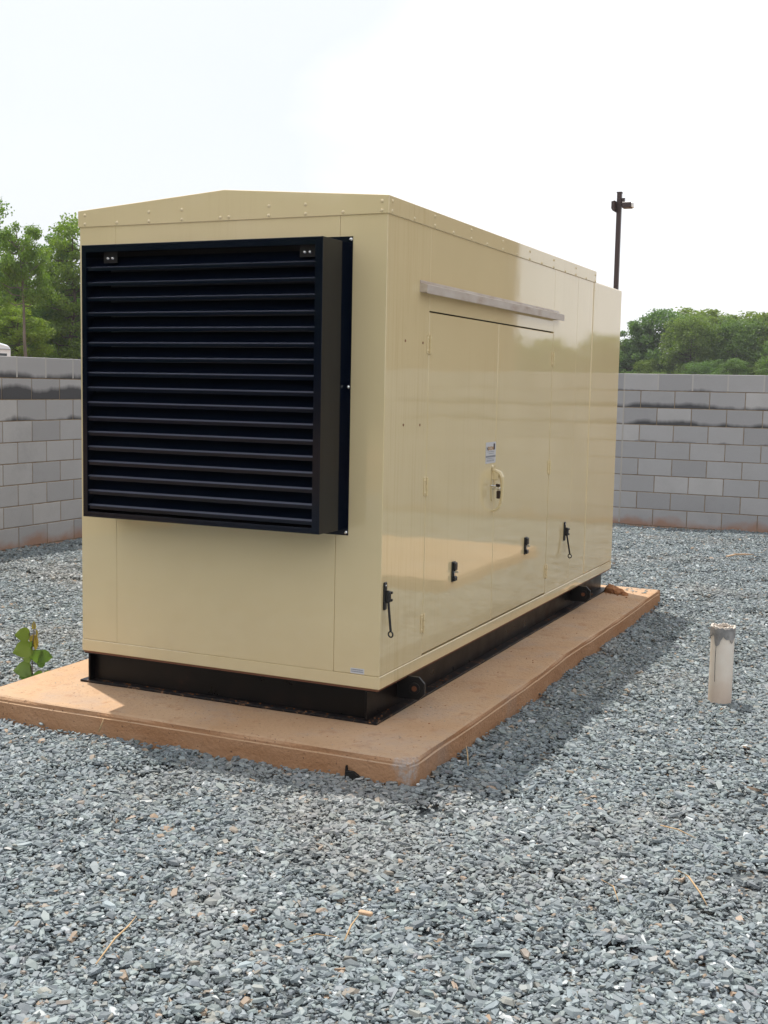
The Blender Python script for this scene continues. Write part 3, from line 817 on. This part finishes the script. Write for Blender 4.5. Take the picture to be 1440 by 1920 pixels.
# a few flat chips lying on the far end of the pad
bm = bmesh.new()
V, F = [], []; off = 0
q = np.random.default_rng(77)
spots = [(.11+q.uniform(0, .20), 4.12+q.uniform(0, .24)) for _ in range(34)] + [(q.uniform(-1.8, .3), q.uniform(-.37, -.05)) for _ in range(10)] + [(q.uniform(.0, .3), q.uniform(0, 4)) for _ in range(14)] + [(-1.70+q.uniform(-.05, .12), -.02+q.uniform(-.08, .06)) for _ in range(10)]
for i, (x, y) in enumerate(spots):
    v, f, n = stone(q, q.uniform(.010, .030) if i < 34 else q.uniform(.004, .013)); v[:, 2] *= .6
    v = v @ rotm(q, .06).T + np.array([x, y, .108]); V.append(v); F += [tuple(int(a)+off for a in ff) for ff in f]; off += len(v)
me = bpy.data.meshes.new('stone_chips'); me.from_pydata(np.concatenate(V).tolist(), [], F); me.materials.append(STONE)
at = me.attributes.new('hue', 'FLOAT', 'FACE'); at.data.foreach_set('value', [.1]*len(F))
sc = bpy.data.objects.new('stone_chips', me); COL.objects.link(sc)
tag(sc, 'small slate chips and crumbs scattered over the top of the orange pad', 'stone chips', kind='stuff')

# ------------------------------------------------------------------ twigs, straw and wood on the gravel
def straw(name, label, cat, pts, r, mat=STRAW, group='dry stalks on the gravel'):
    bm = bmesh.new(); bm_tube(bm, pts, [r*.8]+[r]*(len(pts)-2)+[r*.4], seg=6)
    o = make(name, bm, mat, smooth=True, origin=pts[0]); tag(o, label, cat, group); return o
straw('dry_stalk', 'long pale dry stalk lying diagonally at the lower left of the gravel', 'stalk', [(.20, -2.24, .040), (.17, -2.12, .052), (.145, -2.02, .045), (.12, -1.95, .04)], .0028)
straw('dry_stalk', 'short upright dry stalk below the flat wood chip in front of the pad', 'stalk', [(.735, -1.80, .035), (.728, -1.745, .055), (.722, -1.68, .060)], .0030)
straw('dry_stalk', 'thin dry stalk in the gravel left of the wood chip', 'stalk', [(.60, -1.88, .035), (.66, -1.83, .050), (.71, -1.80, .040)], .0022)
straw('bent_stalk', 'bent reddish dry stalk on the gravel at the lower right', 'stalk', [(1.50, -.86, .04), (1.545, -.93, .055), (1.60, -1.03, .050), (1.63, -1.07, .03)], .0032)
straw('dry_stalk', 'thin straight dry stalk on the gravel left of the bent one', 'stalk', [(1.29, -1.05, .04), (1.345, -1.12, .055), (1.38, -1.19, .04)], .0026)
straw('dry_stalk', 'dry stalk on the gravel just right of the shadow in the middle distance', 'stalk', [(1.36, -.47, .04), (1.43, -.51, .05), (1.50, -.54, .04)], .0026)
straw('dry_stalk', 'tiny upright stalk in the gravel against the front edge of the pad', 'stalk', [(-1.20, -.445, .02), (-1.185, -.442, .055), (-1.175, -.44, .085)], .004)
straw('dry_stalk', 'dry stalk leaning in the shaded gravel beside the long edge of the pad', 'stalk', [(.47, -.10, .02), (.455, -.07, .06), (.44, -.05, .09)], .003)
straw('dry_stalk', 'short dry stalk at the right edge of the gravel', 'stalk', [(1.83, -.83, .04), (1.87, -.87, .05), (1.90, -.92, .04)], .0026)
bm = bmesh.new(); bm_box(bm, .690, .735, -1.622, -1.606, .030, .042, bev=.003)
tag(make('wood_chip', bm, WOOD, origin=(.71, -1.61, .03)), 'flat pale brown wood chip on the gravel in front of the pad', 'wood chip')
straw('stick', 'bare pale stick lying on the far gravel near the back wall', 'stick', [(.42, 7.12, .035), (.50, 7.20, .050), (.58, 7.30, .045), (.64, 7.42, .035)], .0095, WOOD, None)

# ------------------------------------------------------------------ pvc pipe stub
pipe = empty('pvc_pipe', (1.243, 1.585, 0)); tag(pipe, 'short white plastic pipe standing in the gravel with torn grey tape round its rim', 'pipe')
def ringshell(name, r, z0, z1f, z0f, mat, parent, thick=.004, seg=48, squash=0):
    bm = bmesh.new(); A, B, C, D = [], [], [], []
    for i in range(seg):
        a = 2*PI*i/seg; c, s = math.cos(a), math.sin(a)
        ro, ri = r, r-thick
        zb = z0f(a) if z0f else z0; zt = z1f(a)
        A.append(bm.verts.new((1.243+ro*c, 1.585+ro*s, zb))); B.append(bm.verts.new((1.243+ro*c, 1.585+ro*s, zt)))
        C.append(bm.verts.new((1.243+ri*c, 1.585+ri*s, zt))); D.append(bm.verts.new((1.243+ri*c, 1.585+ri*s, zb)))
    for i in range(seg):
        j = (i+1) % seg
        bm.faces.new((A[i], A[j], B[j], B[i])); bm.faces.new((B[i], B[j], C[j], C[i])); bm.faces.new((C[i], C[j], D[j], D[i])); bm.faces.new((D[i], D[j], A[j], A[i]))
    return make(name, bm, mat, parent, smooth=False)
ringshell('pipe_wall', .0600, -.05, lambda a: .396+.004*math.sin(3*a)+.003*math.sin(11*a), None, PVC, pipe, .006)
def tape_bottom(a):
    a = (a + PI) % (2*PI) - PI
    z = .352 + .010*math.sin(5*a+1) + .006*math.sin(13*a)
    if -2.15 < a < -1.62: z -= .028*math.cos((a+1.88)/.27*PI/2) + .012    # torn flap towards the camera
    if -1.3 < a < -.3: z -= .012
    return z
ringshell('torn_tape', .0640, .35, lambda a: .402+.004*math.sin(7*a)+.003*math.sin(17*a+1), tape_bottom, TAPE, pipe, .0035, seg=64)
ringshell('torn_rim', .0625, .39, lambda a: .407+.004*math.sin(5*a)+.003*math.sin(19*a), lambda a: .396, Mat('bleached_tape', (.62, .56, .50), .7).m, pipe, .010, seg=64)
bm = bmesh.new(); a = -1.95
bm_tube(bm, [(1.243+0.0604*math.cos(a), 1.585+0.0604*math.sin(a), .335), (1.243+0.0604*math.cos(a-.03), 1.585+0.0604*math.sin(a-.03), .22), (1.243+0.0604*math.cos(a+.02), 1.585+0.0604*math.sin(a+.02), .12)], .0012, seg=6)
make('seam_crack', bm, DARK, pipe)

# ------------------------------------------------------------------ seedling beside the pad
weed = empty('tree_seedling', (-2.06, .10, 0)); tag(weed, 'young broad leaved seedling growing from the gravel behind the left edge of the pad', 'plant')
bm = bmesh.new(); bm_tube(bm, [(-2.06, .10, 0), (-2.055, .095, .10), (-2.06, .10, .20), (-2.045, .10, .29), (-2.043, .10, .345)], [.0045, .004, .0035, .003, .002], seg=6)
make('stem', bm, RUST if False else BARK, weed, smooth=True)
def leaf(c, size, normal, tipdir, mat, fold=.25, w=1.0):
    """heart-shaped leaf blade with a midrib fold, c is where the stalk meets it"""
    n = Vector(normal).normalized(); t = Vector(tipdir); t = (t - n*t.dot(n)).normalized(); b = n.cross(t)
    size *= .78
    out = [(0, 0), (-.10, .22), (.02, .46), (.30, .56), (.62, .44), (.86, .20), (1.04, 0)]
    bm = bmesh.new(); c = Vector(c)
    mid = [bm.verts.new(c + t*size*u + n*size*.06*math.sin(u*3)) for u, v in out]
    for s in (-1, 1):
        side = [bm.verts.new(c + t*size*u + b*s*v*size*w + n*size*(fold*v*v*1.5 - .10*u*u)) if v > 0 else None for u, v in out]
        for i in range(len(out)-1):
            vs = [mid[i], mid[i+1]] + ([side[i+1]] if side[i+1] else []) + ([side[i]] if side[i] else [])
            if len(vs) >= 3: bm.faces.new(vs)
    o = make('leaf', bm, mat, weed, smooth=True)
    return o
LV = Vector((2.177+2.06, -4.84, 0)).normalized()      # from the plant to where one stands on the gravel
rt = Vector((.66, .75, 0)).normalized()
def W(u, z, dd=0): return Vector((-2.055, .10, z)) + rt*u + LV*dd
leaf(W(-.020, .285), .088, LV+Vector((0, 0, .35)), -rt+Vector((0, 0, .05)), LEAF_W)
leaf(W(-.012, .215), .115, LV+Vector((0, 0, .5)), -rt+Vector((0, 0, -.25)), LEAF_W)
leaf(W(-.015, .100), .105, LV+Vector((0, 0, .6)), -rt+Vector((0, 0, .02)), LEAF_W)
leaf(W(-.005, .075), .085, LV+Vector((0, 0, .4)), -rt+Vector((0, 0, -.25)), LEAF_W)
leaf(W(.010, .275), .095, LV-rt*.8, Vector((0, 0, -1))+rt*.1, LEAF_R, w=.7)
leaf(W(.018, .300), .070, LV*.4+rt, Vector((0, 0, -1))+rt*.1, LEAF_R, w=.7)
leaf(W(.008, .315), .050, LV, Vector((0, 0, 1)), LEAF_R, w=.55)
leaf(W(.020, .195), .085, LV+rt*.2, Vector((0, 0, -1)), LEAF_W)
leaf(W(.035, .165), .085, LV+Vector((0, 0, .2)), rt+Vector((0, 0, -.15)), LEAF_W)
leaf(W(.060, .050), .080, LV+Vector((0, 0, .9)), rt+Vector((0, 0, .1)), LEAF_W)
leaf(W(.028, .120), .055, LV+rt*.3+Vector((0, 0, .3)), rt+Vector((0, 0, .35)), LEAF_W)
leaf(W(-.012, .150), .050, LV+Vector((0, 0, .7)), -rt+Vector((0, 0, .3)), LEAF_W)
leaf(W(.000, .245), .048, LV+rt*.6, Vector((0, 0, -1))-rt*.3, LEAF_W, w=.8)
leaf(W(.045, .020), .062, LV*.4+Vector((0, 0, 1)), rt-Vector((0, 0, .1)), LEAF_W)
leaf(W(.020, .080), .060, LV+rt*.5, Vector((0, 0, -1))+rt*.4, LEAF_W)

# ------------------------------------------------------------------ lamp post behind the wall
LPX, LPY = -5.215, 25.0
PB = Mat('bronze_painted_pole', (.05, .032, .032), .4).m
lamp = empty('lamp_post', (LPX, LPY, -.03)); tag(lamp, 'tall dark bronze square lamp post with two box lights rising behind the enclosure', 'lamp post')
box('pole', (LPX-.055, LPX+.055, LPY-.055, LPY+.055, -.03, 6.47), PB, lamp, bev=.006)
box('pole_cap', (LPX-.062, LPX+.062, LPY-.062, LPY+.062, 6.47, 6.50), PB, lamp)
box('arm', (LPX+.056, LPX+.13, LPY-.03, LPY+.03, 6.16, 6.34), PB, lamp)
lh = box('luminaire', (LPX+.09, LPX+.31, LPY-.12, LPY+.12, 6.10, 6.24), PB, lamp, bev=.01)
box('lens', (LPX+.312, LPX+.35, LPY-.10, LPY+.10, 6.11, 6.23), Mat('lens_glass', (.75, .78, .78), .2).m, lh, bev=.012)
bm = bmesh.new(); bm_prism(bm, [(LPX-.14, 6.25), (LPX-.057, 6.27), (LPX-.057, 6.0), (LPX-.10, 6.02), (LPX-.14, 6.08)], 'y', LPY-.25, LPY+.05, bev=.005)
make('luminaire', bm, PB, lamp)
box('wall_bracket', (LPX+.058, LPX+.12, LPY+.04, LPY+.10, 6.27, 6.36), PB, lamp)

# ------------------------------------------------------------------ white van behind the left wall
VANW = Mat('white_van_paint', (.72, .76, .80), .25).m; GLASS = Mat('tinted_glass', (.03, .04, .05), .08).m; TYRE = Mat('tyre_rubber', (.02, .02, .02), .8).m
vx, vy = -20.0, 19.93
van = empty('parked_van', (vx-1.0, vy-2.5, -.03)); tag(van, 'white van parked beyond the left block wall, only its roof corner showing', 'van')
bm = bmesh.new()
bm_prism(bm, [(vy, .45), (vy, 2.42), (vy-.10, 2.50), (vy-.45, 2.56), (vy-3.6, 2.56), (vy-4.2, 1.55), (vy-5.1, 1.30), (vy-5.25, .45)], 'x', vx-2.0, vx, bev=.04)
vb = make('van_body', bm, VANW, van)
for y0_, y1_ in ((vy-.18, vy-.62), (vy-.72, vy-2.0), (vy-2.1, vy-3.4)):
    box('window', (vx-.004+.002, vx+.006, y1_, y0_, 1.65, 2.28), GLASS if y0_ < vy-.3 else GLASS, van, bev=.002)
box('roof_gutter', (vx-.002, vx+.018, vy-3.4, vy-.05, 2.375, 2.40), Mat('grey_gutter', (.35, .37, .40), .5).m, van)
for yy in (vy-.9, vy-4.3):
    for xx in (vx-.20, vx-1.98):
        bm = bmesh.new(); bm_cyl(bm, (xx, yy, .33), (xx+.20, yy, .33), .36, seg=24); wh = make('wheel', bm, TYRE, van)
        bm = bmesh.new(); bm_cyl(bm, (xx+.195, yy, .33), (xx+.215, yy, .33), .2, seg=20); make('rim', bm, CHROME, wh)

# ------------------------------------------------------------------ brown building, mirrored in the glossy doors
def siding():
    m = Mat('brown_metal_siding', (.26, .17, .11), .5)
    m.color(m.ramp(m.noise(1.0, 3), [(.3, (.23, .15, .09)), (.7, (.27, .18, .11))])); return m.m
SID = siding()
bx, by, bh = 4.62, 16.0, 9.5  # mirrored building, made longer and taller to block sky and darken the side
bld = empty('brown_building', (bx, by, -.03)); tag(bld, 'brown metal sided building behind the back wall, seen only mirrored in the glossy doors, enlarged out of view to shade the side', 'building')
box('wall', (bx, bx+36, by, by+12, -.03, bh), SID, bld)
bm = bmesh.new()
for i in range(119): bm_box(bm, bx+.1+i*.3, bx+.16+i*.3, by-.03, by-.001, 0, bh-.05)
rb = make('siding_ribs', bm, SID, bld); rb['kind'] = 'stuff'
bm = bmesh.new(); bm_prism(bm, [(by-.25, bh), (by+6, bh+1.6), (by+12.25, bh), (by+12.25, bh+.12), (by+6, bh+1.75), (by-.25, bh+.12)], 'x', bx-.25, bx+36.25); make('roof', bm, Mat('roof_sheet', (.20, .16, .13), .5).m, bld)
box('roller_door', (bx+6, bx+9.5, by-.06, by-.035, -.03, 3.6), Mat('roller_door_paint', (.42, .38, .32), .5).m, bld)
bld.rotation_euler = (0, 0, math.radians(-24)); bld.location = (4.75, 16, -.03)

# ------------------------------------------------------------------ trees
def tree_meshes(seed, H, spread, n_leaf, leaf_s, base=.28, lean=0.0, clumps=34, airy=0.0, bark=BARKD):
    """returns (trunk bmesh, crown mesh). Trunk of height H with limbs, crown of leaf faces round limb ends"""
    q = np.random.default_rng(seed)
    bm = bmesh.new()
    top = Vector((lean*H, q.uniform(-.03, .03)*H, H*.93))
    mid = [Vector((lean*H*t**1.3 + q.uniform(-.012, .012)*H, q.uniform(-.012, .012)*H, H*.93*t)) for t in (0, .2, .4, .6, .8, 1)]
    r0 = H*.017
    bm_tube(bm, mid, [r0*(1-.85*t) for t in (0, .2, .4, .6, .8, 1)], seg=7)
    ends = []
    for i in range(clumps):
        t = base + (1-base)*((i+.5)/clumps)**.85
        k = min(int(t*5), 4); p = mid[k].lerp(mid[k+1], t*5-k)
        a = i*2.4 + q.uniform(-.5, .5)
        s = (t-base)/(1-base)
        rad = spread*(math.sin(PI*min(1, s*.72+.14))**.6)*q.uniform(.35, 1.05)
        e = p + Vector((math.cos(a)*rad, math.sin(a)*rad, H*q.uniform(-.02, .09)))
        ends.append((e, spread*q.uniform(.20, .38)*(1-airy*.35)))
        if rad > spread*.3:
            bm_tube(bm, [p, p.lerp(e, .5)+Vector((0, 0, -.02*H)), e], [r0*.38*(1-.6*t), r0*.22, r0*.07], seg=5, caps=False)
    V = np.zeros((n_leaf*4, 3)); cnt = 0
    wts = np.array([c[1]**2 for c in ends]); wts /= wts.sum()
    idx = q.choice(len(ends), n_leaf, p=wts)
    C = np.array([list(ends[i][0]) for i in idx]); Rr = np.array([ends[i][1] for i in idx])
    d = q.normal(size=(n_leaf, 3)); d /= np.linalg.norm(d, axis=1)[:, None]
    rad = Rr*(q.random(n_leaf)**.45)*q.uniform(.8, 1.2, n_leaf)
    c = C + d*rad[:, None]*np.array([1.1, 1.1, .72])
    nrm = d*.7 + q.normal(size=(n_leaf, 3))*.8 + np.array([0, 0, .5]); nrm /= np.linalg.norm(nrm, axis=1)[:, None]
    u = np.cross(nrm, q.normal(size=(n_leaf, 3))); u /= np.linalg.norm(u, axis=1)[:, None]
    v = np.cross(nrm, u)
    s = leaf_s*q.uniform(.55, 1.25, n_leaf)[:, None]
    V[0::4] = c - u*s*.5; V[1::4] = c - v*s*.32 + nrm*s*.08; V[2::4] = c + u*s*.5; V[3::4] = c + v*s*.32 + nrm*s*.08
    me = bpy.data.meshes.new('crown')
    me.vertices.add(n_leaf*4); me.vertices.foreach_set('co', V.ravel())
    me.loops.add(n_leaf*4); me.loops.foreach_set('vertex_index', np.arange(n_leaf*4))
    me.polygons.add(n_leaf); me.polygons.foreach_set('loop_start', np.arange(0, n_leaf*4, 4)); me.polygons.foreach_set('loop_total', np.full(n_leaf, 4))
    me.update()
    tm = bpy.data.meshes.new('trunk'); bm.to_mesh(tm); bm.free(); tm.materials.append(bark)
    return tm, me
NEAR = [tree_meshes(11, 12, 2.6, 17000, .21, base=.16, clumps=60), tree_meshes(12, 12, 2.2, 14000, .20, base=.24, clumps=46, airy=.45, bark=BARK),
        tree_meshes(13, 12, 2.9, 18000, .22, base=.08, clumps=64), tree_meshes(14, 12, 2.3, 11000, .20, base=.60, clumps=40, airy=.0, lean=-.03, bark=BARK)]
FAR = [tree_meshes(21, 10, 2.9, 15000, .27, base=.06, clumps=90), tree_meshes(22, 10, 2.5, 12000, .26, base=.12, clumps=60, airy=.3),
       tree_meshes(23, 10, 3.4, 18000, .28, base=.04, clumps=110)]
for tm, me in NEAR: me.materials.append(LEAF_A)
for tm, me in FAR: me.materials.append(LEAF_B)
def tree(name, label, kit, x, y, h, href, group, rot=None, wide=1.0):
    e = empty(name, (x, y, -.03)); tag(e, label, 'tree', group)
    s = h/href; e.scale = (s*wide, s*wide, s); e.rotation_euler = (0, 0, rnd.uniform(0, 6.28) if rot is None else rot)
    for nm, me in zip(('trunk', 'crown'), kit):
        o = bpy.data.objects.new(nm, me); COL.objects.link(o); o.parent = e
    return e
def whole(kit, name):
    b = bmesh.new(); b.from_mesh(kit[0]); n0 = len(b.faces); b.from_mesh(kit[1]); b.faces.ensure_lookup_table()
    for f in b.faces[n0:]: f.material_index = 1
    me = bpy.data.meshes.new(name); b.to_mesh(me); b.free(); me.materials.append(kit[0].materials[0]); me.materials.append(kit[1].materials[0])
    return bpy.data.objects.new(name, me)
def wood(name, label, kits, pts, hts, href, wide):
    """many trees nobody could count: one object that instances whole trees on points"""
    col = bpy.data.collections.new(name+'_trees')
    for k in kits: col.objects.link(whole(k, 'wood_tree'))
    me = bpy.data.meshes.new(name); me.from_pydata([(x, y, -.05) for x, y in pts], [], [])
    a = me.attributes.new('size', 'FLOAT_VECTOR', 'POINT')
    a.data.foreach_set('vector', np.array([[h/href*wide, h/href*wide, h/href] for h in hts]).ravel())
    o = bpy.data.objects.new(name, me); COL.objects.link(o); tag(o, label, 'wood', kind='stuff')
    ng = bpy.data.node_groups.new('plant_'+name, 'GeometryNodeTree')
    ng.interface.new_socket('Geometry', in_out='INPUT', socket_type='NodeSocketGeometry')
    ng.interface.new_socket('Geometry', in_out='OUTPUT', socket_type='NodeSocketGeometry')
    gi = ng.nodes.new('NodeGroupInput'); go = ng.nodes.new('NodeGroupOutput')
    ci = ng.nodes.new('GeometryNodeCollectionInfo'); ci.inputs['Collection'].default_value = col
    ci.inputs['Separate Children'].default_value = True; ci.inputs['Reset Children'].default_value = True
    ip = ng.nodes.new('GeometryNodeInstanceOnPoints'); ip.inputs['Pick Instance'].default_value = True
    r1 = ng.nodes.new('FunctionNodeRandomValue'); r1.data_type = 'FLOAT_VECTOR'; r1.inputs['Max'].default_value = (0, 0, 2*PI)
    na = ng.nodes.new('GeometryNodeInputNamedAttribute'); na.data_type = 'FLOAT_VECTOR'; na.inputs['Name'].default_value = 'size'
    ng.links.new(gi.outputs[0], ip.inputs['Points']); ng.links.new(ci.outputs[0], ip.inputs['Instance'])
    ng.links.new(r1.outputs[0], ip.inputs['Rotation']); ng.links.new(na.outputs[0], ip.inputs['Scale'])
    ng.links.new(ip.outputs[0], go.inputs[0]); o.modifiers.new('plant', 'NODES').node_group = ng
G1 = 'trees of the wood beyond the left wall'
named = [
 (-50.7, 60.0, 12.1, 0, 'tall full crowned tree rising highest beside the enclosure above the left wall', 1.0),
 (-53.2, 61.5, 11.3, 1, 'loose crowned tree with sky gaps left of the tallest one above the left wall', 1.0),
 (-57.6, 58.0, 13.4, 2, 'tree cut by the left edge of the photo, its crown reaching up', 1.0),
 (-55.2, 59.5, 9.2, 2, 'lower rounded tree filling the dip between two taller crowns on the left', .95),
 (-47.3, 51.5, 10.6, 3, 'thin grey trunked tree standing in front of the left wood', .8),
 (-54.4, 54.0, 4.9, 2, 'bright green low bushy tree just above the left wall', 1.5),
 (-51.0, 55.0, 6.2, 0, 'low bushy young tree between the grey trunk and the enclosure', 1.5),
 (-57.2, 55.5, 7.2, 0, 'dark low tree over the white van roof', 1.5)]
for x, y, h, k, lab, wd in named: tree('broadleaf_tree', lab, NEAR[k], x, y, h, 12, G1, wide=wd, rot=.72 if k == 3 else None)
q = random.Random(4)
pts, hts = [], []
for i in range(44):
    x = -84 + i*1.35 + q.uniform(-.6, .6); pts.append((x, 63.5 + q.uniform(0, 7) - (x+50)*.12)); hts.append(q.uniform(7.6, 9.4))
wood('left_wood', 'dense green wood behind the named trees beyond the left wall', NEAR[:3], pts, hts, 12, 1.4)
G2 = 'trees of the far row beyond the back wall'
fn = [(-35.3, 150, 8.6, 1, 'small leftmost tree of the far row, next to the rear end of the enclosure', 1.0),
      (-32.8, 149, 10.9, 1, 'loose pale crowned tree, second from the left in the far row', 1.0),
      (-29.9, 150, 12.0, 0, 'tallest tree of the far row with a pointed crown', 1.15),
      (-25.4, 145, 10.9, 2, 'broad rounded light green tree in the middle of the far row', .9),
      (-26.4, 156, 12.4, 0, 'crown peeping up behind the rounded light green tree', 1.25),
      (-22.6, 152, 11.7, 1, 'tree right of the rounded light green one in the far row', 1.3),
      (-20.4, 148, 10.8, 2, 'bushy tree near the right edge of the far row', 1.0),
      (-18.2, 151, 11.6, 0, 'tree at the right edge of the photo in the far row', 1.2)]
for x, y, h, k, lab, wd in fn: tree('broadleaf_tree', lab, FAR[k], x, y, h, 10, G2, wide=wd)
pts, hts = [], []
for i in range(60):
    x = -52 + i*2.1 + q.uniform(-.8, .8)
    pts.append((x, 156+q.uniform(-2, 6) if x < -14 else 138+q.uniform(-4, 6))); hts.append(q.uniform(6.5, 8.4) if x < -14 and x > -34 else (q.uniform(7.6, 9.0) if x <= -34 else q.uniform(6.6, 8.6)))
for i in range(22):
    pts.append((-38 + i*1.3 + q.uniform(-.6, .6), 141+q.uniform(-4, 4))); hts.append(q.uniform(3.4, 5.6))
wood('far_wood', 'dense dark green wood filling the gaps of the far tree row', FAR, pts, hts, 10, 1.05)
# wood added out of view behind the camera to darken the louvre reflections
pts = [(-46 + i*3.6 + q.uniform(-1, 1), -44 + q.uniform(-5, 3)) for i in range(30)]; hts = [q.uniform(8, 12) for _ in pts]
wood('added_near_wood', 'wood added out of view behind the photographer to darken the mirroring black louvres', FAR, pts, hts, 10, 1.5)

# ------------------------------------------------------------------ light summer haze over the whole place
bm = bmesh.new(); bm_box(bm, -160, 140, -75, 190, -1.06, 17)
hz = Mat('haze_air'); hz.t.nodes.remove(hz.b)
pv = hz.n('VolumePrincipled'); pv.inputs['Color'].default_value = (.93, .96, 1, 1); pv.inputs['Density'].default_value = .00035
hz.l(pv.outputs[0], hz.t.nodes['Material Output'].inputs['Volume'])
tag(make('haze', bm, hz.m), 'thin pale summer haze filling the air of the whole scene', kind='stuff')
